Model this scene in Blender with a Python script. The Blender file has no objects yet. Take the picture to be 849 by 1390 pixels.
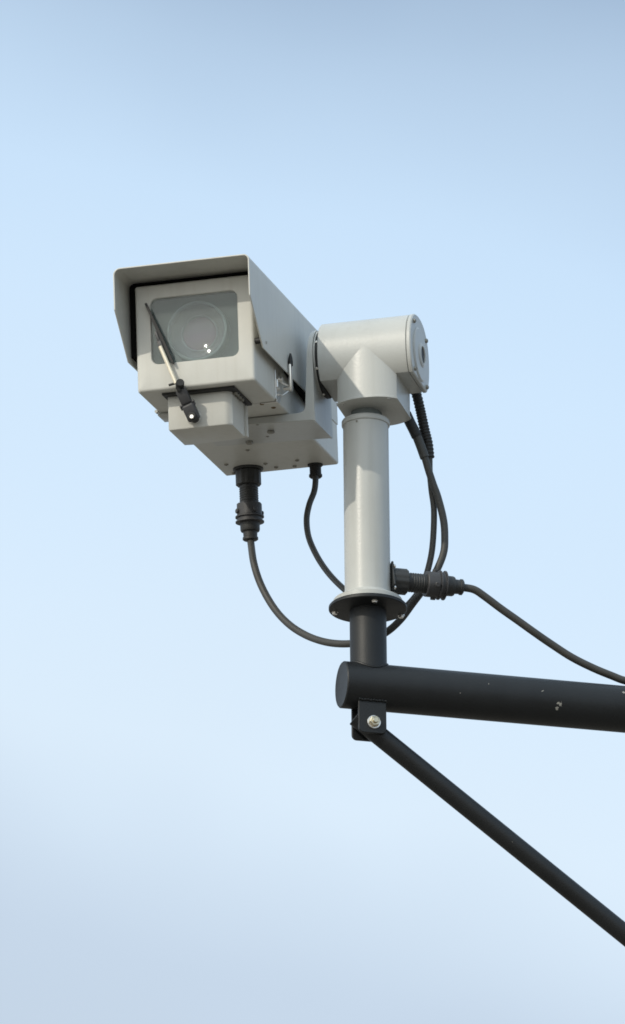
import bpy, bmesh, math, random
from mathutils import Matrix, Vector
R = math.radians
S = 0.0015                       # one drawing unit = 1.5 mm
random.seed(4)
scene = bpy.context.scene
col = scene.collection

# ------------------------------------------------------------------ camera
E_, ROLL, DIST = R(21.2457), R(0.4888), 9108.09
f = Vector((0, math.cos(E_), math.sin(E_))); r0 = Vector((1, 0, 0)); u0 = r0.cross(f)
rr = r0*math.cos(ROLL) - u0*math.sin(ROLL); uu = u0*math.cos(ROLL) + r0*math.sin(ROLL)
cpos = -(rr*75.2 + uu*(-132) + f*DIST)
cam_d = bpy.data.cameras.new('camera'); cam = bpy.data.objects.new('camera', cam_d); col.objects.link(cam)
cam_d.sensor_fit = 'VERTICAL'; cam_d.sensor_height = 24; cam_d.lens = 24*DIST/1390
cam_d.clip_start = 0.1; cam_d.clip_end = 5000
m = Matrix((rr, uu, -f)).transposed().to_4x4(); m.translation = cpos*S
cam.matrix_world = m
scene.camera = cam

# ------------------------------------------------------------------ sky and sun
SUN_EL, SUN_LEFT = R(30.5), R(42)          # sun behind the viewer, 42 degrees to the left
sd = Vector((-math.sin(SUN_LEFT)*math.cos(SUN_EL), -math.cos(SUN_LEFT)*math.cos(SUN_EL), math.sin(SUN_EL)))
w = bpy.data.worlds.new('World'); scene.world = w; w.use_nodes = True
nt = w.node_tree; nt.nodes.clear()
out = nt.nodes.new('ShaderNodeOutputWorld'); bg = nt.nodes.new('ShaderNodeBackground')
sky = nt.nodes.new('ShaderNodeTexSky'); sky.sky_type = 'NISHITA'; sky.sun_disc = False
sky.sun_elevation = SUN_EL; sky.sun_rotation = math.atan2(sd.x, sd.y)
sky.air_density = 1.0; sky.dust_density = 2.0; sky.ozone_density = 1.0; sky.altitude = 50
bg.inputs['Strength'].default_value = 0.12
# a bank of thin pale cloud and haze low in the sky, opening to clearer blue higher up
tc = nt.nodes.new('ShaderNodeTexCoord'); nz = nt.nodes.new('ShaderNodeTexNoise')
nz.inputs['Scale'].default_value = 9.0; nz.inputs['Detail'].default_value = 3; nz.inputs['Roughness'].default_value = .45
sx = nt.nodes.new('ShaderNodeSeparateXYZ'); nt.links.new(tc.outputs['Generated'], sx.inputs[0]); nt.links.new(tc.outputs['Generated'], nz.inputs['Vector'])
def wmath(op, a, b, c=0.0):
    n_ = nt.nodes.new('ShaderNodeMath'); n_.operation = op
    for i, v in enumerate((a, b, c)):
        if isinstance(v, (int, float)): n_.inputs[i].default_value = v
        else: nt.links.new(v, n_.inputs[i])
    return n_.outputs[0]
hgt = wmath('ADD', wmath('MULTIPLY_ADD', sx.outputs['X'], .20, sx.outputs['Z']), wmath('MULTIPLY_ADD', nz.outputs['Fac'], .05, -.025))
pos = wmath('DIVIDE', wmath('SUBTRACT', hgt, .25), .75)
def ramp(stops):
    cr = nt.nodes.new('ShaderNodeValToRGB'); cr.color_ramp.interpolation = 'EASE' if len(stops) < 3 else 'LINEAR'
    el = cr.color_ramp.elements
    while len(el) < len(stops): el.new(.5)
    for e_, (p_, c_) in zip(el, stops): e_.position = (p_-.25)/.75; e_.color = (*c_, 1)
    nt.links.new(pos, cr.inputs[0]); return cr.outputs['Color']
cover = ramp([(z, (v, v, v)) for z, v in ((.25, .90), (.34, .92), (.38, .87), (.40, .80), (.425, .57), (.442, .36), (.48, .42), (.60, .75))])
tone = ramp([(z, c) for z, c in ((.25, (.56, .66, .77)), (.295, (.61, .725, .86)), (.325, (.76, .895, 1.02)), (.36, (.72, .89, 1.06)), (.40, (.70, .90, 1.11)))])
sdot = nt.nodes.new('ShaderNodeVectorMath'); sdot.operation = 'DOT_PRODUCT'; sdot.inputs[1].default_value = sd; nt.links.new(tc.outputs['Generated'], sdot.inputs[0])
glow = wmath('POWER', wmath('MAXIMUM', sdot.outputs['Value'], 0.0), 2.0)          # thin cloud is brighter and warmer round the sun
fleck = wmath('MULTIPLY_ADD', nz.outputs['Fac'], .10, .95)
comb = nt.nodes.new('ShaderNodeCombineXYZ')
for i, k in enumerate((1.75, 1.35, .90)): nt.links.new(wmath('MULTIPLY', fleck, wmath('MULTIPLY_ADD', glow, k/.12, 1/.12)), comb.inputs[i])
tone_s = nt.nodes.new('ShaderNodeVectorMath'); tone_s.operation = 'MULTIPLY'
nt.links.new(tone, tone_s.inputs[0]); nt.links.new(comb.outputs[0], tone_s.inputs[1])
mixc = nt.nodes.new('ShaderNodeMix'); mixc.data_type = 'RGBA'
nt.links.new(cover, mixc.inputs['Factor']); nt.links.new(sky.outputs['Color'], mixc.inputs['A']); nt.links.new(tone_s.outputs[0], mixc.inputs['B'])
nt.links.new(mixc.outputs['Result'], bg.inputs['Color']); nt.links.new(bg.outputs['Background'], out.inputs['Surface'])

sl = bpy.data.lights.new('sun', 'SUN'); sl.energy = 2.0; sl.angle = R(0.7); sl.color = (1.0, 0.93, 0.80)
so = bpy.data.objects.new('sun', sl); col.objects.link(so)
so.rotation_euler = sd.to_track_quat('Z', 'Y').to_euler()
so.location = sd*30
scene.view_settings.view_transform = 'Standard'; scene.view_settings.look = 'None'
scene.cycles.filter_width = 1.7
scene.view_settings.exposure = 0.0; scene.view_settings.gamma = 1.0

# ------------------------------------------------------------------ materials
def mat(name, base, rough=.5, metal=0.0, var=.06, scale=6.0, bump=0.0, bscale=180.0, spec=.5, chips=None, tint=None,
        streak=0.0, coat=0.0):
    mt = bpy.data.materials.new(name); mt.use_nodes = True; t = mt.node_tree; N = t.nodes; L = t.links
    b = N['Principled BSDF']; b.inputs['Roughness'].default_value = rough; b.inputs['Metallic'].default_value = metal
    b.inputs['Specular IOR Level'].default_value = spec; b.inputs['Coat Weight'].default_value = coat
    tcn = N.new('ShaderNodeTexCoord'); n = N.new('ShaderNodeTexNoise')
    n.inputs['Scale'].default_value = scale; n.inputs['Detail'].default_value = 6; n.inputs['Roughness'].default_value = .65
    L.new(tcn.outputs['Object'], n.inputs['Vector'])
    mx = N.new('ShaderNodeMix'); mx.data_type = 'RGBA'
    lo = [c*(1-var*2) for c in base]; hi = [min(1, c*(1+var*2)) for c in base]
    if tint: lo = [lo[i]*tint[i] for i in range(3)]
    mx.inputs['A'].default_value = (*lo, 1); mx.inputs['B'].default_value = (*hi, 1)
    L.new(n.outputs['Fac'], mx.inputs['Factor']); cur = mx.outputs['Result']
    if streak:                                   # rain streaks: noise stretched along the height
        mp = N.new('ShaderNodeMapping'); mp.inputs['Scale'].default_value = (60, 60, 3.0)
        L.new(tcn.outputs['Object'], mp.inputs['Vector'])
        n3 = N.new('ShaderNodeTexNoise'); n3.inputs['Scale'].default_value = 1.0; n3.inputs['Detail'].default_value = 4
        L.new(mp.outputs['Vector'], n3.inputs['Vector'])
        rg = N.new('ShaderNodeMapRange'); rg.inputs['From Min'].default_value = .5; rg.inputs['From Max'].default_value = .75
        rg.inputs['To Min'].default_value = 0; rg.inputs['To Max'].default_value = streak
        L.new(n3.outputs['Fac'], rg.inputs['Value'])
        m3 = N.new('ShaderNodeMix'); m3.data_type = 'RGBA'; L.new(rg.outputs['Result'], m3.inputs['Factor'])
        L.new(cur, m3.inputs['A']); m3.inputs['B'].default_value = (base[0]*.62, base[1]*.58, base[2]*.50, 1); cur = m3.outputs['Result']
    if chips:                                    # paint knocked off at given places (object space, metres)
        for (c, rad, thr) in chips:
            sb = N.new('ShaderNodeVectorMath'); sb.operation = 'DISTANCE'; sb.inputs[1].default_value = c
            L.new(tcn.outputs['Object'], sb.inputs[0])
            nn = N.new('ShaderNodeTexNoise'); nn.inputs['Scale'].default_value = 150; nn.inputs['Detail'].default_value = 3
            L.new(tcn.outputs['Object'], nn.inputs['Vector'])
            k = N.new('ShaderNodeMath'); k.operation = 'MULTIPLY_ADD'; k.inputs[1].default_value = rad*2.4; k.inputs[2].default_value = 0
            L.new(nn.outputs['Fac'], k.inputs[0])
            cmp = N.new('ShaderNodeMath'); cmp.operation = 'LESS_THAN'
            ad = N.new('ShaderNodeMath'); ad.operation = 'ADD'; L.new(sb.outputs['Value'], ad.inputs[0]); L.new(k.outputs[0], ad.inputs[1])
            L.new(ad.outputs[0], cmp.inputs[0]); cmp.inputs[1].default_value = rad*thr
            m2 = N.new('ShaderNodeMix'); m2.data_type = 'RGBA'; L.new(cmp.outputs[0], m2.inputs['Factor'])
            L.new(cur, m2.inputs['A']); m2.inputs['B'].default_value = (.30, .29, .26, 1); cur = m2.outputs['Result']
    L.new(cur, b.inputs['Base Color'])
    rr_ = N.new('ShaderNodeMapRange'); rr_.inputs['To Min'].default_value = max(.02, rough-.08); rr_.inputs['To Max'].default_value = min(1, rough+.1)
    L.new(n.outputs['Fac'], rr_.inputs['Value']); L.new(rr_.outputs['Result'], b.inputs['Roughness'])
    if bump:
        n2 = N.new('ShaderNodeTexNoise'); n2.inputs['Scale'].default_value = bscale; n2.inputs['Detail'].default_value = 3
        L.new(tcn.outputs['Object'], n2.inputs['Vector'])
        bp = N.new('ShaderNodeBump'); bp.inputs['Strength'].default_value = bump; bp.inputs['Distance'].default_value = .0006
        L.new(n2.outputs['Fac'], bp.inputs['Height']); L.new(bp.outputs['Normal'], b.inputs['Normal'])
    return mt

PAINT = mat('housing_paint', (.555, .553, .515), .45, var=.06, scale=9, bump=.3, bscale=260, streak=.16)
HEADP = mat('head_paint', (.45, .457, .437), .33, var=.05, scale=7, bump=.3, bscale=200, streak=.18)
BLACK = mat('black_powder_coat', (.010, .0115, .013), .48, var=.25, scale=14, bump=.5, bscale=420, spec=.4)
RUBBER = mat('black_rubber', (.012, .012, .012), .6, var=.2, scale=20, bump=.2)
PAD_SHADE = mat('black_foam_and_shade', (.008, .008, .008), .9, var=.2, scale=30, bump=.3, spec=.1)
CABLE = mat('cable_jacket', (.045, .044, .040), .55, var=.2, scale=18, bump=.25)
PLASTIC = mat('connector_plastic', (.026, .027, .027), .5, var=.2, scale=25, bump=.2)
KNUCK = mat('wiper_plastic', (.045, .045, .048), .5, var=.15, scale=20, bump=.2)
STEEL = mat('stainless_steel', (.76, .74, .70), .3, metal=1, var=.12, scale=40)
BRASS = mat('passivated_bolt', (.60, .54, .40), .32, metal=1, var=.15, scale=40)
RUSTY = mat('rusty_screw', (.16, .11, .06), .6, metal=.3, var=.3, scale=60)
DARKSC = mat('dark_screw', (.26, .25, .22), .5, metal=.5, var=.2, scale=60)
RODM = mat('wiper_rod_steel', (.80, .74, .60), .35, metal=.3, var=.1, scale=30)
PLATEM = mat('name_plate_white', (.62, .64, .64), .35, var=.03)
INNER = mat('inner_grey', (.17, .195, .195), .6, var=.08)
BARREL = mat('lens_barrel', (.42, .43, .44), .35, var=.1)
GROUND = mat('ground_paving', (.19, .165, .135), .9, var=.15, scale=.6)
CHIPARM = mat('arm_powder_coat', (.010, .0115, .013), .46, var=.25, scale=14, bump=.5, bscale=420, spec=.4,
    chips=[((260*S, -29.5*S, -11*S), .008, 1.75), ((258*S, -26*S, -18*S), .008, 1.7), ((237*S, -31*S, 5*S), .005, 1.65), ((353*S, -29*S, 13*S), .005, 1.65),
           ((160*S, -30*S, 8*S), .0035, 1.6), ((330*S, -31*S, -12*S), .0035, 1.6), ((120*S, -30*S, -9*S), .0035, 1.6)])
CHIPSTR = mat('strut_powder_coat', (.009, .0105, .012), .42, var=.25, scale=14, bump=.5, bscale=420, spec=.4,
    chips=[((0, -12*S, 172*S), .0035, 1.6), ((4*S, -12*S, 245*S), .0035, 1.65), ((0, -12*S, 300*S), .0035, 1.6), ((2*S, -12*S, 212*S), .003, 1.6)])

def glass_mat():
    mt = bpy.data.materials.new('window_glass'); mt.use_nodes = True; t = mt.node_tree; N = t.nodes; L = t.links
    N.remove(N['Principled BSDF']); o = N['Material Output']
    tr = N.new('ShaderNodeBsdfTransparent'); tr.inputs['Color'].default_value = (.80, .86, .86, 1)
    gl = N.new('ShaderNodeBsdfGlossy'); gl.inputs['Roughness'].default_value = .02
    df = N.new('ShaderNodeBsdfDiffuse'); df.inputs['Color'].default_value = (.55, .61, .59, 1)
    lw = N.new('ShaderNodeLayerWeight'); lw.inputs['Blend'].default_value = .5
    pw = N.new('ShaderNodeMath'); pw.operation = 'POWER'; pw.inputs[1].default_value = 4; L.new(lw.outputs['Facing'], pw.inputs[0])
    fr = N.new('ShaderNodeMath'); fr.operation = 'MULTIPLY_ADD'; fr.inputs[1].default_value = .8; fr.inputs[2].default_value = .045; L.new(pw.outputs[0], fr.inputs[0])
    tcn = N.new('ShaderNodeTexCoord'); n = N.new('ShaderNodeTexNoise'); n.inputs['Scale'].default_value = 22; n.inputs['Detail'].default_value = 5
    L.new(tcn.outputs['Object'], n.inputs['Vector'])
    mr = N.new('ShaderNodeMapRange'); mr.inputs['To Min'].default_value = .06; mr.inputs['To Max'].default_value = .14
    L.new(n.outputs['Fac'], mr.inputs['Value'])
    a = N.new('ShaderNodeMixShader'); L.new(mr.outputs['Result'], a.inputs[0]); L.new(tr.outputs[0], a.inputs[1]); L.new(df.outputs[0], a.inputs[2])
    b = N.new('ShaderNodeMixShader'); L.new(fr.outputs[0], b.inputs[0]); L.new(a.outputs[0], b.inputs[1]); L.new(gl.outputs[0], b.inputs[2])
    L.new(b.outputs[0], o.inputs['Surface']); return mt
GLASS = glass_mat()
def coated():
    mt = bpy.data.materials.new('coated_lens_glass'); mt.use_nodes = True; b = mt.node_tree.nodes['Principled BSDF']
    b.inputs['Base Color'].default_value = (.42, .13, .22, 1); b.inputs['Roughness'].default_value = .06
    b.inputs['Coat Weight'].default_value = 1; b.inputs['Coat Tint'].default_value = (.85, .7, 1, 1); b.inputs['Coat Roughness'].default_value = .03
    return mt
COATED = coated()
def lens_glass():
    mt = bpy.data.materials.new('lens_glass'); mt.use_nodes = True; t = mt.node_tree; N = t.nodes; N.remove(N['Principled BSDF'])
    tr = N.new('ShaderNodeBsdfTransparent'); tr.inputs['Color'].default_value = (.86, .82, .90, 1)
    gl = N.new('ShaderNodeBsdfGlossy'); gl.inputs['Roughness'].default_value = .055; gl.inputs['Color'].default_value = (1, .86, .74, 1)
    mx = N.new('ShaderNodeMixShader'); mx.inputs[0].default_value = .08
    t.links.new(tr.outputs[0], mx.inputs[1]); t.links.new(gl.outputs[0], mx.inputs[2]); t.links.new(mx.outputs[0], N['Material Output'].inputs['Surface'])
    return mt
LENSGLASS = lens_glass()

# ------------------------------------------------------------------ mesh helpers (drawing units)
class MB:
    def __init__(self): self.bm = bmesh.new()
    def loft(self, loops, cap0=True, cap1=True):
        V = [[self.bm.verts.new(p) for p in lp] for lp in loops]; n = len(V[0])
        for a, b in zip(V, V[1:]):
            for i in range(n): self.bm.faces.new((a[i], a[(i+1) % n], b[(i+1) % n], b[i]))
        if cap0: self.bm.faces.new(list(reversed(V[0])))
        if cap1: self.bm.faces.new(V[-1])
        return self
    def box(self, lo, hi, bev=0.0, seg=2, M=None):
        lo, hi = Vector(lo), Vector(hi); c = (lo+hi)/2; d = hi-lo
        mm = Matrix.Translation(c) @ Matrix.Diagonal((d.x, d.y, d.z, 1))
        if M: mm = M @ mm
        g = bmesh.ops.create_cube(self.bm, size=1, matrix=mm)
        if bev:
            es = {e for v in g['verts'] for e in v.link_edges}
            bmesh.ops.bevel(self.bm, geom=list(es), offset=bev, segments=seg, profile=.5, affect='EDGES')
        return self
    def lathe(self, prof, M=None, seg=48, cap0=True, cap1=True):     # prof: (radius, height) about local Z
        M = M or Matrix()
        loops = [[M @ Vector((r*math.cos(2*math.pi*i/seg), r*math.sin(2*math.pi*i/seg), z)) for i in range(seg)] for r, z in prof]
        return self.loft(loops, cap0, cap1)
    def prism(self, pts, t0, t1, axis='y', bev=0.0, M=None):           # pts in the two other axes
        def P(a, b, t):
            v = Vector((a, t, b)) if axis == 'y' else Vector((t, a, b)) if axis == 'x' else Vector((a, b, t))
            return M @ v if M else v
        if bev:
            cx = sum(p[0] for p in pts)/len(pts); cy = sum(p[1] for p in pts)/len(pts)
            ins = inset(pts, bev)
            return self.loft([[P(a, b, t0) for a, b in ins], [P(a, b, t0+bev) for a, b in pts], [P(a, b, t1-bev) for a, b in pts], [P(a, b, t1) for a, b in ins]])
        return self.loft([[P(a, b, t0) for a, b in pts], [P(a, b, t1) for a, b in pts]])
    def tube(self, path, rad, seg=14, sub=10, fn=None):
        pts = catmull(path, sub) if sub > 1 else [Vector(p) for p in path]
        t = (pts[1]-pts[0]).normalized(); up = Vector((0, 0, 1)) if abs(t.z) < .9 else Vector((1, 0, 0))
        n = t.cross(up).normalized(); loops = []
        for i, p in enumerate(pts):
            t = (pts[min(i+1, len(pts)-1)]-pts[max(i-1, 0)]).normalized()
            n = (n - t*n.dot(t)).normalized(); b = t.cross(n)
            ra = fn(i/(len(pts)-1)) if fn else rad
            loops.append([p + (n*math.cos(2*math.pi*k/seg)+b*math.sin(2*math.pi*k/seg))*ra for k in range(seg)])
        return self.loft(loops)
    def build(self, name, material, parent=None, origin=(0, 0, 0), smooth=35, bevel=0.0):
        bm = self.bm; bmesh.ops.recalc_face_normals(bm, faces=bm.faces)
        o_ = Vector(origin)
        for v in bm.verts: v.co = (v.co-o_)*S
        if smooth:
            for e in bm.edges:
                e.smooth = len(e.link_faces) == 2 and e.calc_face_angle(0) < R(smooth)
            for fc in bm.faces: fc.smooth = True
        me = bpy.data.meshes.new(name); bm.to_mesh(me); bm.free(); me.materials.append(material)
        ob = bpy.data.objects.new(name, me); col.objects.link(ob)
        ob.location = o_*S
        if parent: ob.parent = parent
        return ob
def inset(pts, d):
    n = len(pts); res = []
    area = sum(pts[i][0]*pts[(i+1) % n][1]-pts[(i+1) % n][0]*pts[i][1] for i in range(n)); sg = 1 if area > 0 else -1
    for i in range(n):
        p0, p1, p2 = Vector(pts[i-1]), Vector(pts[i]), Vector(pts[(i+1) % n])
        a = (p1-p0).normalized(); b = (p2-p1).normalized()
        na, nb = Vector((-a.y, a.x))*sg, Vector((-b.y, b.x))*sg
        k = (na+nb); k = k/max(.2, 1+na.dot(nb)); q = p1 + k*d; res.append((q.x, q.y))
    return res
def catmull(path, sub):
    P = [Vector(p) for p in path]; P = [P[0]*2-P[1]]+P+[P[-1]*2-P[-2]]; res = []
    for i in range(1, len(P)-2):
        for k in range(sub):
            t = k/sub; a, b, c, d = P[i-1:i+3]
            res.append(.5*((2*b)+(c-a)*t+(2*a-5*b+4*c-d)*t*t+(3*b-a-3*c+d)*t**3))
    res.append(P[-2]); return res
def rrect(x0, z0, x1, z1, r, n=6):
    pts = []
    for cx, cz, a0 in ((x1-r, z1-r, 0), (x0+r, z1-r, 90), (x0+r, z0+r, 180), (x1-r, z0+r, 270)):
        for k in range(n+1):
            a = R(a0+90*k/n); pts.append((cx+r*math.cos(a), cz+r*math.sin(a)))
    return pts
def empty(name, loc, label, cat, rot=(0, 0, 0)):
    o = bpy.data.objects.new(name, None); col.objects.link(o); o.location = Vector(loc)*S; o.rotation_euler = rot
    o.empty_display_size = .05; o['label'] = label; o['category'] = cat; return o
def axis_M(origin, d):                                                # Z axis of the lathe along d
    d = Vector(d).normalized(); q = Vector((0, 0, 1)).rotation_difference(d)
    return Matrix.Translation(Vector(origin)) @ q.to_matrix().to_4x4()
def hexnut(mb, M, rad, z0, z1):
    p = [(rad*math.cos(R(60*k+10)), rad*math.sin(R(60*k+10))) for k in range(6)]
    mb.loft([[M @ Vector((a*.9, b*.9, z0)) for a, b in p], [M @ Vector((a, b, z0+.6)) for a, b in p],
             [M @ Vector((a, b, z1-1)) for a, b in p], [M @ Vector((a*.86, b*.86, z1)) for a, b in p]])
def screw(name, parent, pos, d, rad=3.2, h=2.4, material=None):
    mb = MB(); mb.lathe([(rad, -.5), (rad, h*.5), (rad*.85, h*.85), (rad*.45, h), (rad*.42, h*.45)], axis_M(pos, d), 14)
    return mb.build(name, material or DARKSC, parent, origin=pos)

# ------------------------------------------------------------------ the ground far below the mast arm (gives the warm bounce light)
g = MB(); g.loft([[(-200000, -200000, 0), (200000, -200000, 0), (200000, 200000, 0), (-200000, 200000, 0)]], cap0=False)
go = g.build('ground', GROUND, smooth=0); go.location = (0, 0, -6.4); go['kind'] = 'structure'

# ================================================================== 1. black support bracket
PA = R(15.8713); AX = Vector((math.cos(PA), math.sin(PA), 0)); ZA = -112.0
br = empty('support_bracket', (0, 0, ZA), 'black painted tubular arm with diagonal brace below, carrying the grey pole', 'bracket', (0, 0, PA))
# local axes: x along the arm, y away from the viewer, z up; origin on the arm axis under the pole
MX = Matrix(((0, 0, 1, 0), (1, 0, 0, 0), (0, 1, 0, 0), (0, 0, 0, 1)))   # lathe Z -> local X
mb = MB(); mb.lathe([(30.5, -38.5), (32, -37), (32, 980)], MX, 72, cap0=False); mb.build('arm', CHIPARM, br)
mb = MB(); mb.lathe([(8, -38.0), (28, -38.0), (30.4, -38.4), (31, -37.4), (31, -34)], MX, 64); mb.build('end_cap', BLACK, br)
mb = MB(); mb.lathe([(25, 20), (25, 110.5)], None, 64); mb.build('stub_post', BLACK, br)
mb = MB(); path = []
for k in range(49):
    a = 2*math.pi*k/48; x, y = 25.3*math.cos(a), 25.3*math.sin(a); path.append((x, y, math.sqrt(max(0, 32.3**2-y*y))))
mb.tube(path, 1.9, 8, 1, fn=lambda t: 1.9+.5*math.sin(t*151)*math.sin(t*67)); mb.build('weld_bead', BLACK, br)
mb = MB(); mb.lathe([(25.2, 108.6), (49, 110.2), (52, 110.6), (53.3, 111.8), (53.3, 115.2), (52.4, 116.3), (30, 116.3)], None, 72); mb.build('top_flange', BLACK, br)
for k, (x, y) in enumerate(((-44.8, 5.5), (8.7, -31.5-7), (45.2, 21.2), (-8.7, 38))):
    v = Vector((x, y, 0)); v.rotate(Matrix.Rotation(-PA, 3, 'Z')); p = (v.x, v.y, 110.9)
    mb = MB(); M_ = axis_M(p, (0, 0, -1)); mb.lathe([(4.6, -1), (4.6, 1.2), (4.3, 1.5)], M_, 20)
    hexnut(mb, M_, 3.9, 1.4, 3.8)
    mb.build('flange_bolt', STEEL, br, origin=p)
for y0 in (-18.5, 13.5):
    pts = [(19, -20), (-20, -20)]
    for cx, cz, a0 in ((-13, -65, 180), (12, -65, 270)):
        for k in range(7): a = R(a0+15*k); pts.append((cx+7*math.cos(a), cz+7*math.sin(a)))
    mb = MB(); mb.prism(pts, y0, y0+5, 'y', bev=.8); mb.build('lug_plate', BLACK, br)
# weld along the front lug
mb = MB(); mb.tube([(-20+39*k/12, -20.2, -25.6+.4*math.sin(k*2.1)) for k in range(13)], 1.6, 8, 3, fn=lambda t: 1.5+.35*math.sin(t*60)); mb.build('weld_bead', BLACK, br)
SA = R(36.6); sdir = Vector((math.cos(SA), 0, -math.sin(SA)))
mb = MB(); mb.lathe([(12.6, -25), (13.2, -24.4), (13.2, 820)], None, 48)
sto = mb.build('brace_tube', CHIPSTR, br)
zax = sdir; yax = Vector((0, 1, 0)); xax = yax.cross(zax)
stm = Matrix((xax, yax, zax)).transposed().to_4x4(); stm.translation = Vector((1, 0, -59))*S
sto.matrix_basis = stm
bp = Vector((1.2, -18.5, -56.5)); M_ = axis_M(bp, (0, -1, 0))
mb = MB(); mb.lathe([(9.4, -.5), (9.4, 1.2), (9.0, 1.7), (5, 1.7)], M_, 32); bo = mb.build('bolt_washer', STEEL, br, origin=bp)
mb = MB(); hexnut(mb, M_, 7.6, 1.6, 7.2); mb.lathe([(4.0, 6.5), (4.0, 9.5), (3.2, 10.6)], M_, 20); mb.build('brace_bolt', BRASS, br, origin=bp)

# ================================================================== 2. grey pole on the bracket
po = empty('camera_pole', (0, 0, 4.4), 'pale grey painted vertical tube pole bolted by its round flange onto the black bracket', 'pole')
z0 = -4.4
mb = MB(); mb.lathe([(31.2, z0+9), (31.2, z0+270)], None, 72); mb.build('tube', HEADP, po)
mb = MB(); mb.lathe([(30, .1), (45.6, .1), (46.7, 1.0), (46.9, 7.6), (46.0, 8.6), (39, 9.2), (35, 10.6), (32.6, 13.2), (31.5, 17), (31.0, 17)], None, 72); mb.build('base_flange', HEADP, po)
mb = MB(); mb.lathe([(31, z0+267), (32.6, z0+267.4), (33.1, z0+268.4), (33.1, z0+273.6), (32.2, z0+275), (27, z0+275.2)], None, 72); mb.build('top_ring', HEADP, po)
mb = MB(); mb.lathe([(20, z0+274), (20, z0+290)], None, 48); mb.build('turning_boss', INNER, po)  # dark grey on the boss paints the shade under the neck plate
screw('set_screw', po, (-12.5, -28.8, z0+264), (-12.5, -28.8, 0), 1.5, .8, DARKSC)

# ================================================================== 3. pan and tilt head
PH = R(14.514); TI = R(6.3207)
hd = empty('pan_tilt_head', (11.4, 0, 288), 'grey pan and tilt head, round drum over a matching neck, on the pole', 'camera mount', (0, 0, -PH))
ZD = 79.0; RD = 54.0
def sq(rad, a, e=2.3):                         # slightly squared circle
    k = (abs(math.cos(a))**e+abs(math.sin(a))**e)**(-1/e); return (rad*k*math.cos(a), rad*k*math.sin(a))
def dcut(rad, cut, n=56):                      # circle cut flat at the bottom (second axis = -cut)
    a0 = math.asin(-cut/rad)+.035; a1 = math.pi-a0
    return [sq(rad, a0+(a1-a0)*k/n) for k in range(n+1)]
def lx(pts, x, dz=ZD): return [(x, a, b+dz) for a, b in pts]
p = dcut(RD, 40)
mb = MB(); mb.loft([lx(inset(p, 1), -66), lx(p, -65), lx(p, 58.6), lx(inset(p, .6), 59.2)]); mb.build('drum', HEADP, hd)
pc = dcut(RD+.6, 40.6)
mb = MB(); mb.loft([lx(inset(pc, 1.2), 59.8), lx(pc, 60.6), lx(pc, 64.6), lx(inset(pc, 1.4), 66.2)]); mb.lathe([(38, -1), (38, .8), (36, 2.4), (20, 3.0)], axis_M((66, -1, ZD-1), (1, 0, 0)), 56)
ec = mb.build('end_cap', HEADP, hd)
Mh = axis_M((69, -1, ZD-2), (1, 0, 0))
mb = MB(); mb.lathe([(17, -1), (17, .6), (14.5, 2.4), (12.6, 2.6), (11.8, 1.8), (11.8, .2)], Mh, 40); mb.build('hub_boss', HEADP, ec)
mb = MB(); mb.lathe([(11.6, .0), (11.6, .7), (3, .9)], Mh, 32); mb.build('hub_plug', RUBBER, ec)
for a, b in ((-34.5, 36), (34.5, 34), (-34, -34.5), (35, -35)):
    screw('cap_screw', ec, (66.0, a, ZD+b), (1, 0, 0), 3.2, 3.6, DARKSC)
# neck: same circle, cut flat on its left and right sides
def neck(rad, cut, z, n=24):
    a = math.acos(cut/rad); pts = []
    for s in (1, -1):
        c0 = math.pi/2 if s == 1 else -math.pi/2
        for k in range(n+1):
            t = c0 - (math.pi/2-a) + 2*(math.pi/2-a)*k/n; pts.append((*sq(rad, t), z))
    return pts
mb = MB(); mb.loft([neck(RD, 40, 2), neck(RD, 40, ZD)], True, True); mb.build('neck', HEADP, hd)
mb = MB(); mb.loft([neck(52.5, 39.0, 0), neck(55.2, 41.2, .9), neck(55.2, 41.2, 3.4), neck(54.4, 40.5, 4.0)]); mb.build('bottom_plate', HEADP, hd)
mb = MB(); mb.lathe([(21, .5), (21, -4)], Matrix.Translation((-11, 3, 0)), 48); mb.build('seal_ring', INNER, hd)
for a, b in ((-33, -41.5), (31, -43)):
    screw('plate_screw', hd, (a, b, .4), (0, 0, -1), 3.0, 1.6, HEADP)
mb = MB(); mb.box((39.6, 4, 9), (40.8, 30, 34), .3, 1); mb.build('name_plate', PLATEM, hd)
Ms = axis_M((-66, 0, ZD), (-1, 0, 0))
mb = MB(); mb.lathe([(45, 5.0), (46.5, 5.6), (46.5, 7.4), (44, 9)], Ms, 64); mb.build('shaft_flange', HEADP, hd)
mb = MB(); mb.lathe([(47, -.5), (47.5, .5), (47.5, 4.2), (46, 5.2)], Ms, 64); mb.build('shaft_seal', RUBBER, hd)
for deg in (208, 160, 262, 310, 20, 110):
    a = R(deg); screw('flange_screw', hd, (-69.5, 47.0*math.cos(a), ZD+47.0*math.sin(a)), (0, math.cos(a), math.sin(a)), 2.0, 1.6, STEEL)

# ================================================================== 4. camera housing
WX, HZ, LY = 165.5, 150.5, 453.0
cm = empty('surveillance_camera', (-149.317, -178, 264.178), 'boxy cream grey surveillance camera with sun shield, wiper and glass window facing the viewer', 'camera', (TI, 0, -PH))
def ly(pts, y): return [(a, y, b) for a, b in pts]
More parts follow.
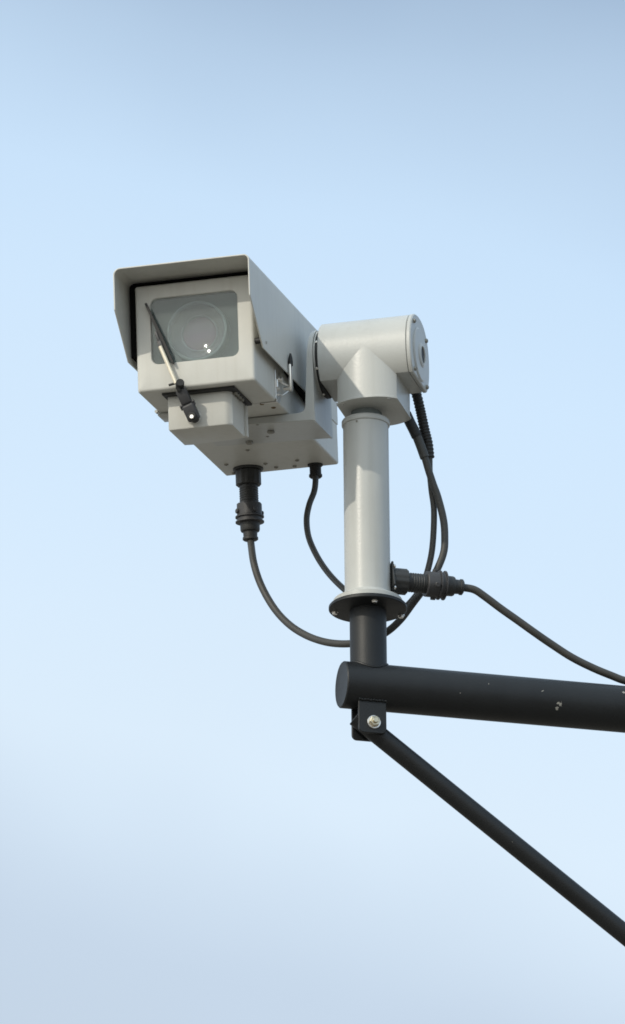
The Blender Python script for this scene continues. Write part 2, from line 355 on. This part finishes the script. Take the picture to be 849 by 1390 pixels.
# front door: a frame round the window, with returning sides
N_ = 8
def outer(d, r): return rrect(-WX+d, d, -d, HZ-d, r, N_)
win = lambda d: rrect(-145+d, 36.5+d, -21-d, 131.2-d, 11-min(d, 6), N_)
mb = MB(); mb.loft([ly(win(1.2), 9), ly(win(1.0), 1.4), ly(win(0), .2), ly(outer(4.5, 3.0), 0), ly(outer(2.2, 3.2), .5), ly(outer(.6, 3.4), 2.2), ly(outer(0, 3.5), 5), ly(outer(0, 3.5), 106.6)], False, False)
mb.build('front_door', PAINT, cm)
mb = MB(); mb.loft([ly(outer(1.6, 3), 106.0), ly(outer(1.6, 3), 108.6)], True, True); mb.build('door_seal', RUBBER, cm)
mb = MB(); mb.loft([ly(outer(1.2, 3), 108.0), ly(outer(0, 3.5), 108.8), ly(outer(0, 3.5), LY-2), ly(outer(2, 3), LY)]); mb.build('housing_body', PAINT, cm)
mb = MB(); mb.loft([ly(rrect(-148, 33, -18, 135, 6), 3.2), ly(rrect(-148, 33, -18, 135, 6), 6.2)]); mb.build('window_pane', GLASS, cm)
# lens behind the window
LC = Vector((-85, 20, 85)); Ml = axis_M(LC, (0, -1, 0))
mb = MB(); mb.loft([ly(rrect(-158, 6, -8, 146, 4), 40), ly(rrect(-158, 6, -8, 146, 4), 44)]); lp = mb.build('camera_lens', INNER, cm)
mb = MB(); mb.lathe([(42, -22), (42, -1), (40.5, 0), (39.4, 0), (38.8, -1.5), (38.3, -4), (38.2, -9)], Ml, 64, cap0=False, cap1=False); mb.build('lens_barrel', BARREL, lp)
def dish(rc, rmax, zb): return [(max(.05, rmax*(1-k/16)), zb+rc-math.sqrt(rc*rc-(rmax*(1-k/16))**2)) for k in range(17)]
mb = MB(); mb.lathe(dish(120, 38.2, -6), Ml, 56, cap0=False); mb.build('front_element', LENSGLASS, lp)
mb = MB(); mb.lathe(dish(158, 38.4, -9.5), Ml, 56, cap0=False); mb.build('middle_element', LENSGLASS, lp)
mb = MB(); mb.lathe([(38, -15.5), (30, -16.2), (24.5, -16.6), (24, -17.6), (2, -17.7)], Ml, 56, cap0=False); mb.build('inner_baffle', INNER, lp)
mb = MB(); mb.lathe([(26, -14.2), (25.4, -13.4), (24.2, -13.4), (23.6, -14.4), (23.6, -17)], Ml, 56, cap0=False, cap1=False); mb.build('retaining_ring', BARREL, lp)
mb = MB(); mb.lathe([(23.5*math.cos(R(6*k)), -17.2+5*math.sin(R(6*k))) for k in range(15)]+[(.05, -12.2)], Ml, 56, cap0=False); mb.build('rear_element', COATED, lp)
# sun shield: bent sheet
sec = []
XL, XR, ZT, ZB = -179.0, 11.5, 161.2, 45.5
sec.append((XL, ZB)); 
for k in range(1, 6): sec.append((XL, ZB+(ZT-10-ZB)*k/6))
for k in range(7): a = R(180-15*k); sec.append((XL+10+10*math.cos(a), ZT-10+10*math.sin(a)))
for k in range(1, 6): sec.append((XL+10+(XR-8-XL-10)*k/6, ZT))
for k in range(7): a = R(90-15*k); sec.append((XR-8+8*math.cos(a), ZT-8+8*math.sin(a)))
for k in range(1, 7): sec.append((XR, ZT-8-(ZT-8-ZB)*k/6))
# put section points exactly at the knee height so that the front edge breaks cleanly
def split(sec, zk):
    o = [sec[0]]
    for a, b in zip(sec, sec[1:]):
        if (a[1]-zk)*(b[1]-zk) < -1e-6: t = (zk-a[1])/(b[1]-a[1]); o.append((a[0]+(b[0]-a[0])*t, zk))
        o.append(b)
    return o
sec = split(sec, 103.0)
def yfront(z): return -57 if z >= 103 else -57+(103-z)/57.5*61
mb = MB(); T = 1.9; n = len(sec); outv = []; 
nor = []
for i in range(n):
    a = Vector(sec[max(0, i-1)]); b = Vector(sec[min(n-1, i+1)]); t = (b-a).normalized(); nor.append(Vector((t.y, -t.x)))  # inward
loops = []
for i in range(n):
    x, z = sec[i]; q = Vector((x, z)) + nor[i]*T; yf = yfront(z); yb = 410
    loops.append([(x, yf, z), (x, yb, z), (q.x, yb, q.y), (q.x, yf, q.y)])
mb.loft(loops); ss = mb.build('sun_shield', PAINT, cm, smooth=25)
bv = ss.modifiers.new('edge', 'BEVEL'); bv.width = .0006; bv.segments = 2; bv.limit_method = 'ANGLE'; bv.angle_limit = R(50)
for y, z in ((20, 58), (250, 62)):
    screw('shield_screw', ss, (11.3, y, z), (1, 0, 0), 2.6, 1.6, HEADP)
    mb = MB(); mb.lathe([(4.2, 0), (4.2, 10.5)], axis_M((-.5, y-13, z-1), (1, 0, 0)), 16); mb.build('spacer', RUBBER, ss)
for y in (60, 250):
    mb = MB(); mb.lathe([(4.2, 0), (4.2, 12.5)], axis_M((-WX+.5, y, 70), (-1, 0, 0)), 16); mb.build('spacer', RUBBER, ss)
# insulating pad between the roof of the housing and the shield, plus a shade wedge
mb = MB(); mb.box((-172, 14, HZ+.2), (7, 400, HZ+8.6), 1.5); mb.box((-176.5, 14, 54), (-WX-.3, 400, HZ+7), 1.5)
mb.prism([(150, 60), (150, 52), (225, 42), (285, 36), (285, 60)], 2, 9.0, 'x'); mb.build('insulating_pad_and_shade', PAD_SHADE, cm)  # black wedge added where deep shade falls below the shield's rear
# washer and wiper motor box under the front
def chb(d, z): 
    x0, x1, y0, y1 = -130.5+d, -41.5-d, 24+d, 101-d
    c = 10.0
    return [(x0+3, y0, z), (x1-c, y0, z), (x1-c*.45, y0+1.6, z), (x1, y0+7, z), (x1, y1-4, z), (x1-4, y1, z), (x0+c, y1+6, z), (x0, y1+4, z), (x0, y0+3, z), (x0+.9, y0+.9, z)]
mb = MB(); mb.loft([chb(3, -50.5), chb(.8, -49.8), chb(0, -48.2), chb(0, -3.2)]); wb = mb.build('wiper_box', PAINT, cm)
mb = MB(); mb.box((-135, 12.5, -3.4), (-33, 106, -.15), .8, 1); gk = mb.build('gasket', RUBBER, wb)
# little rear rib and flange screws on the right of the box
mb = MB(); mb.box((-43, 92, -50.3), (-37.5, 99, -6), 1.5); mb.build('side_rib', PAINT, wb)
for y in (36, 46, 58, 70): screw('gasket_screw', wb, (-38, y, -3.3), (0, 0, -1), 3.0, 3.6, DARKSC)
Mw = axis_M((-94.5, 24, -34.5), (0, -1, 0))
mb = MB(); mb.lathe([(11, -.5), (10.5, 1.6), (8, 3.6), (7.5, 6)], Mw, 32); mb.build('spindle_boss', PAINT, wb)
# wiper
wp_a = Vector((-91.5, 12, -38.5)); wp_b = Vector((-104.5, -2, -2)); dr = (wp_b-wp_a).normalized()
wx = Vector((0, 1, 0)); wx = (wx-dr*wx.dot(dr)).normalized(); wy = dr.cross(wx)
Mk = Matrix((wy, wx, dr)).transposed().to_4x4(); Mk.translation = wp_a
mb = MB(); mb.box((-8.6, -6, -5), (8.6, 8.5, 19), 3.0, 3, Mk); mb.box((-7.8, -6.2, 20.4), (7.2, 4, 41), 2.0, 2, Mk); mb.box((-10.6, -3, 14), (-7, 2, 18.5), .8, 1, Mk); mb.box((7, -3, 14), (10.8, 2, 18.5), .8, 1, Mk)
mb.box((-5.4, -3, 16), (5.4, 3, 24), .8, 1, Mk)
wi = mb.build('wiper', KNUCK, cm, origin=wp_a)
def child(mb, name, material, parent, org):                   # sub-part whose mesh is written in thing space
    o = mb.build(name, material, parent, origin=org); o.location = (Vector(org)-wp_a)*S; return o
q = Vector((-91, 8, -39.5)); mb = MB(); mb.lathe([(6, -10), (6, 6), (5, 7)], axis_M(q, (0, -1, 0)), 20); child(mb, 'spindle', RUBBER, wi, q)
q = Vector((-90.3, 1.0, -41.5)); mb = MB(); hexnut(mb, axis_M(q, (0, -1, 0)), 3.2, 0, 3.0); child(mb, 'spindle_nut', STEEL, wi, q)
q = Mk @ Vector((0, -2, 19.6)); mb = MB(); mb.lathe([(2.1, -10.5), (2.1, 10.5)], axis_M(q, wy), 14); child(mb, 'pivot_pin', KNUCK, wi, q)
q = Vector((-106.5, -9, 2)); mb = MB(); mb.lathe([(5.2, -6), (5.8, -4.6), (5.8, 4.6), (5.2, 6)], axis_M(q + Vector((3.4, 0, 1)), (.35, -1, .25)), 18)
mb.tube([q+Vector((-12, -1, 1)), q+Vector((-4, 0, 3)), q+Vector((4, 0, 5))], 1.7, 10, 4); mb.lathe([(3.2, -3), (3.2, 3)], axis_M(q+Vector((1, 1, -5)), dr), 14); child(mb, 'clamp', RUBBER, wi, q)
ra, rb = Vector((-108.2, -10, 4.5)), Vector((-128.5, -11, 58.5)); mb = MB(); mb.tube([ra, ra.lerp(rb, .5), rb], 2.8, 12, 4); child(mb, 'wiper_rod', RODM, wi, ra)
ha, hb = Vector((-126.6, -9.5, 54.5)), Vector((-135.0, -8.5, 80)); hd_ = (hb-ha).normalized(); hx = Vector((0, 1, 0)); hx = (hx-hd_*hx.dot(hd_)).normalized(); hy = hd_.cross(hx)
Mh2 = Matrix((hy, hx, hd_)).transposed().to_4x4(); Mh2.translation = ha
mb = MB(); mb.box((-3.0, -2, -1), (3.0, 2.4, 14), .8, 2, Mh2); mb.box((-2.0, -2.2, 12), (1.6, 2, 27), .7, 2, Mh2); child(mb, 'blade_holder', KNUCK, wi, ha)
ba, bb = Vector((-112.6, -2.5, 34.5)), Vector((-148.2, -2.5, 122.5)); bd = (bb-ba).normalized(); bx = Vector((0, 1, 0)); by = bd.cross(bx).normalized(); LB = (bb-ba).length
Mb = Matrix((by, bx, bd)).transposed().to_4x4(); Mb.translation = ba
mb = MB(); mb.loft([[Mb @ Vector(v) for v in ((-2.2*s, -6, z), (2.2*s, -6, z), (2.4*s, -3, z), (.8*s, -1.2, z), (.5*s, 5.4, z), (-.5*s, 5.4, z), (-.8*s, -1.2, z), (-2.4*s, -3, z))] for s, z in ((.6, 0), (.8, 3), (1.1, LB*.45), (.95, LB*.62), (.75, LB*.8), (.65, LB))]); child(mb, 'wiper_blade', RUBBER, wi, ba)
# bracket that carries the housing: a tapered cast L bolted under the housing
SZ = 78.7; SY = 222.6
mb = MB()
bar0 = [(-128, -8.2), (33, -13.6), (38, -14.8), (38, -1), (-128, -1)]
ins = inset(bar0, .9)
mb.loft([[(a, 172, b) for a, b in ins], [(a, 172.9, b) for a, b in bar0], [(a, 269, b) for a, b in bar0], [(a, 270, b) for a, b in ins]])
up = []
for k in range(25): a = R(-0+180*k/24); up.append((SY+48*math.cos(a), SZ+48*math.sin(a)))
def upl(x0, x1, dx):                                      # loop at a relative thickness: x grows thinner upward
    return [(x0+(x1-x0)*max(0, min(1, b/130)), a, b) for a, b in [(270.0, -2.0)]+up+[(172.0, -2.0)]]
mb.loft([upl(24.2, 31.5, 0), upl(25.0, 32.0, 0), upl(37.6, 36.4, 0)])
# fillet in the inner corner
mb.loft([[(x, y, z) for x, z in ((12, -1.2), (16.5, -.7), (20.5, .6), (23.5, 3.2), (25.0, 8), (26, -1.2))] for y in (172.6, 269.6)])
yk = mb.build('mounting_bracket', HEADP, cm, smooth=30)
for x, y in ((-34.6, 208.7), (-77.7, 255.5)): 
    mb = MB(); M_ = axis_M((x, y, -9-(x+128)/161*5.4), (0, 0, -1)); hexnut(mb, M_, 5.2, -.4, 3.2); mb.build('bracket_bolt', DARKSC, yk, origin=(x, y, -10))
for x, y in ((-44.4, 175), (-47, 237.7)): screw('bracket_screw', yk, (x, y, -10.6-(x+60)/161*5.4), (0, 0, -1), 2.4, .5, DARKSC)
for x, y in ((-95, 408), (-49, 408), (-148, 392), (-86, 432), (-60, 436), (-150, 440), (-100, 330)): screw('base_screw', cm, (x, y, 0), (0, 0, -1), 3.0, 2.0, DARKSC)
for x, y in ((-21.3, 113.4), (-11.3, 136.8)): screw('latch_screw', cm, (x, y, 0), (0, 0, -1), 3.2, 1.6, RUSTY)
# toggle latches
def latch(sgn, x, ox=11.5):
    def X(v): return x+sgn*v
    mb = MB(); a, b = sorted((X(-.3), X(1.4))); mb.box((a, 104, 2), (b, 128, 44), .5, 1)
    la = mb.build('toggle_latch', STEEL, cm, origin=(x, 115, 20))
    def sub(mb, nm, mt): o = mb.build(nm, mt, la, origin=(x, 115, 20)); o.location = (0, 0, 0)
    mb = MB(); a, b = sorted((X(ox+1), X(ox+5))); mb.box((a, 131.5, 20), (b, 140.5, 58), 1.4, 2); sub(mb, 'lever', STEEL)
    mb = MB(); mb.lathe([(3.3, 0), (3.5, 6), (2.8, 12), (1.3, 18)], axis_M((X(ox+3.4), 136, 56), (0, .06, 1)), 14); sub(mb, 'lever_tip', RUBBER)
    mb = MB(); mb.tube([(X(3), 112, 34), (X(4.5), 122, 30), (X(ox+1.5), 136, 27)], 1.3, 8, 5); mb.tube([(X(3), 112, 10), (X(4.5), 124, 12), (X(ox+1.5), 136, 22)], 1.2, 8, 5)
    mb.lathe([(3.2, -2), (3.2, 6)], axis_M((X(2), 116, 32), (sgn, 0, 0)), 12); mb.lathe([(2.6, -2), (2.6, 6.5)], axis_M((X(5.5), 137, 25), (sgn, 0, 0)), 12)
    mb.box((min(X(1), X(4)), 104, 18), (max(X(1), X(4)), 110, 30), 1, 1); sub(mb, 'hook', STEEL)
    mb = MB(); a, b = sorted((X(-22), X(1.2))); mb.box((a, 108.9, -1.2), (b, 111.6, 1.5), .4, 1); mb.box((min(X(-.4), X(1.2)), 108, -1), (max(X(-.4), X(1.2)), 124, 8), .4, 1); sub(mb, 'latch_strap', STEEL)
latch(1, .2)
latch(-1, -WX-.2, 1.5)
mb = MB(); mb.box((-WX-1.5, 104, -4.2), (-WX+16, 140, -.2), 1.4, 2); mb.lathe([(2.2, -3), (2.2, 3)], axis_M((-WX-1, 99, 0), (0, 1, 0)), 12); mb.build('latch_base', HEADP, cm)

# ================================================================== 5. cables
DN = Vector((0, 0, 1)); DN.rotate(Matrix.Rotation(-PH, 3, 'Z') @ Matrix.Rotation(TI, 3, 'X')); DN = -DN
def plug(parent, org, d, scale=1.0, square=False):
    """ribbed cable plug, built along d from org (thing space)"""
    M_ = axis_M(org, d); k = scale
    mb = MB()
    if square:
        mb.box((-19.5, -19.5, 0), (19.5, 19.5, 3.2), 1.2, 2, M_)
    else: mb.lathe([(21.5, -1), (21.5, 2.2), (20.6, 3.2), (16, 3.4)], M_, 40)
    s_ = mb.build('socket_flange', PLASTIC, parent, origin=org)
    def ribbed(r, z0_, z1_, nrib, dep):
        loops = []
        for z, q in ((z0_, .95), (z0_+1, 1), (z1_-1, 1), (z1_, .94)):
            loops.append([M_ @ Vector(((r*q-(dep if (i//2) % 2 else 0))*math.cos(2*math.pi*i/(nrib*4)), (r*q-(dep if (i//2) % 2 else 0))*math.sin(2*math.pi*i/(nrib*4)), z)) for i in range(nrib*4)])
        return loops
    mb = MB(); mb.loft(ribbed(18, 3.3, 25, 12, .8)); mb.build('lock_nut', PLASTIC, parent, origin=org)
    mb = MB(); mb.lathe([(13, 24), (13, 54)], M_, 36); 
    for z in (29, 32.5, 36, 39.5, 43, 46.5): mb.lathe([(13.0, z), (13.5, z+.6), (13.5, z+1.4), (13.0, z+2)], M_, 36)
    mb.build('threaded_barrel', PLASTIC, parent, origin=org)
    mb = MB(); mb.loft(ribbed(18.4, 52, 70, 6, .7)); mb.lathe([(18.0, 69.5), (20.3, 70.2), (20.3, 72.0), (17.6, 72.8), (17.6, 77), (20.3, 77.6), (20.3, 79.2), (16, 80)], M_, 40)
    for a in range(4):
        v = Vector((math.cos(R(a*90+35)), math.sin(R(a*90+35)), 0)); c = v*18
        mb.lathe([(3.6, -3), (3.6, 2.4), (3, 3)], axis_M(M_ @ (c+Vector((0, 0, 64))), M_.to_3x3() @ v), 14)
    mb.build('coupling_ring', KNUCK, parent, origin=org)
    mb = MB(); mb.lathe([(14, 79), (13.8, 90), (13, 92), (10.2, 92.6), (9.8, 100), (11, 101), (11, 104), (9, 105.4), (5, 105.6)], M_, 36); mb.build('cable_gland', PLASTIC, parent, origin=org)
    return M_ @ Vector((0, 0, 104))
def cable(name, label, org): return empty(name, org, label, 'cable')
# long cable: from the big plug under the housing, round behind the post and up to the head
P1 = Vector((-164.5, 262.3, 311.0)); c1 = cable('power_cable', 'dark cable looping from the large ribbed plug under the camera round behind the post', P1)
e1 = plug(c1, Vector((0, 0, 0)), DN)
pth = [(-160.2, 250.0, 188.2), (-156.7, 247.0, 161.6), (-146.5, 240.0, 125.8), (-129.1, 225.0, 87.1), (-108.7, 205.0, 55.5), (-85.2, 180.0, 29.7), (-59.9, 150.0, 8.7), (-34.6, 120.0, -5.8), (-9.5, 95.0, -13.0), (10.6, 80.0, -12.3), (28.8, 72.0, -4.6), (46.1, 68.0, 10.9), (61.4, 66.0, 31.5), (74.8, 64.0, 49.0), (88.1, 64.0, 66.1), (98.5, 64.0, 86.5), (105.4, 64.0, 105.9), (107.2, 64.0, 124.3), (106.1, 64.0, 152.5), (98.9, 62.0, 185.5), (92.6, 60.0, 204.4), (86.8, 58.0, 223.3), (80.4, 56.0, 246.6), (71.6, 54.0, 272.1), (61.3, 50.0, 293.6), (52.8, 46.0, 311.8)]
pl = [e1] + [Vector(p)-P1 for p in pth[1:]]
mb = MB(); mb.tube(pl, 5.1, 16, 8); mb.build('cable_run', CABLE, c1)
def sleeve(parent, P, pts, fn, name, mt, sub=8, seg=20):
    mb = MB(); mb.tube([Vector(p)-P for p in pts], 6, seg, sub, fn=fn); return mb.build(name, mt, parent)
sleeve(c1, P1, [(81.4, 56.2, 243), (76.5, 55, 258), (71.6, 54.0, 272.1)], lambda t: 6.6, 'cable_sheath', CABLE)
sleeve(c1, P1, [(71.9, 54, 271), (66.5, 52, 283), (61.3, 50.0, 293.6), (56, 47, 305)], lambda t: 7.4 if t > .06 else 6.4, 'strain_relief', RUBBER)
# thin cable from the small gland
P2 = Vector((-69.7, 253.1, 312.6)); c2 = cable('signal_cable', 'thinner dark cable bowing from the small gland under the camera towards the pole', P2)
M_ = axis_M((0, 0, 0), DN)
mb = MB(); mb.lathe([(10.8, -1), (10.8, 2.0), (9.6, 3.0), (8.2, 3.2), (8.2, 14), (9.4, 15), (9.4, 18), (7.2, 20), (4.6, 20.4)], M_, 28); mb.build('cable_gland', RUBBER, c2)
pth = [(-69.6, 251.0, 296), (-69.6, 248.0, 283.2), (-71.8, 247.0, 268.3), (-78.6, 245.0, 248.7), (-82.4, 240.0, 224.6), (-80.0, 230.0, 195.3), (-71.0, 215.0, 165.2), (-58.8, 195.0, 135.5), (-43.7, 170.0, 106.2), (-23.7, 140.0, 75.1), (1.3, 110.0, 45.3), (26.3, 92.0, 28.6), (46.4, 82.0, 29.0), (63.8, 78.0, 44.6), (76.1, 76.0, 63.2), (84.6, 76.0, 89.0), (90.6, 75.0, 121.1), (93.2, 72.0, 168.8), (90.1, 70.0, 200.7), (88.1, 68.0, 227.2), (87.6, 66.0, 251.6), (82.1, 63.0, 285.5), (75.4, 58.0, 318.7), (70, 51.0, 338), (60, 44, 358)]
mb = MB(); mb.tube([Vector(p)-P2 for p in pth], 4.3, 16, 8); mb.build('cable_run', CABLE, c2)
sleeve(c2, P2, [(88.0, 67, 247), (86.0, 65, 268), (82.1, 63.0, 285.5), (78.6, 60.5, 303), (75.4, 58.0, 318.7), (70.5, 51, 337), (61, 44, 357)], lambda t: 6.8+.45*math.sin(t*150), 'corrugated_sleeve', RUBBER, sub=34)
# cable from the plug on the side of the pole, running off along the arm
P3 = Vector((30.2*AX.x, 30.2*AX.y, 44.5)); c3 = cable('supply_cable', 'dark cable sagging right from the horizontal ribbed plug on the side of the pole', P3)
d3 = AX.copy(); e3 = plug(c3, Vector((0, 0, 0)), d3, square=True)
for dy, dz in ((-16, -15.5), (-16, 15.5)):
    q = Vector((0, 0, 0)) + AX*3 + Vector((-AX.y, AX.x, 0))*dy + Vector((0, 0, dz)); screw('flange_screw', c3, q, d3, 2.7, 2.2, STEEL)
pth = [(131.7, 36.0, 45.4), (145.8, 40.0, 42.0), (160.4, 44.0, 33.2), (181.8, 51.0, 18.4), (204.4, 57.0, 3.3), (226.8, 63.0, -11.9), (248.5, 70.0, -25.6), (277.9, 78.0, -43.3), (307.1, 86.0, -56.3), (332.3, 93.0, -65.1), (351.5, 98.0, -71.0), (383.0, 107.0, -74.6), (454.5, 127.0, -74.6), (560, 157, -74.6), (700, 197, -74.6), (900, 254, -74.6)]
mb = MB(); mb.tube([e3]+[Vector(p)-P3 for p in pth[1:]], 5.3, 16, 8); mb.build('cable_run', CABLE, c3)
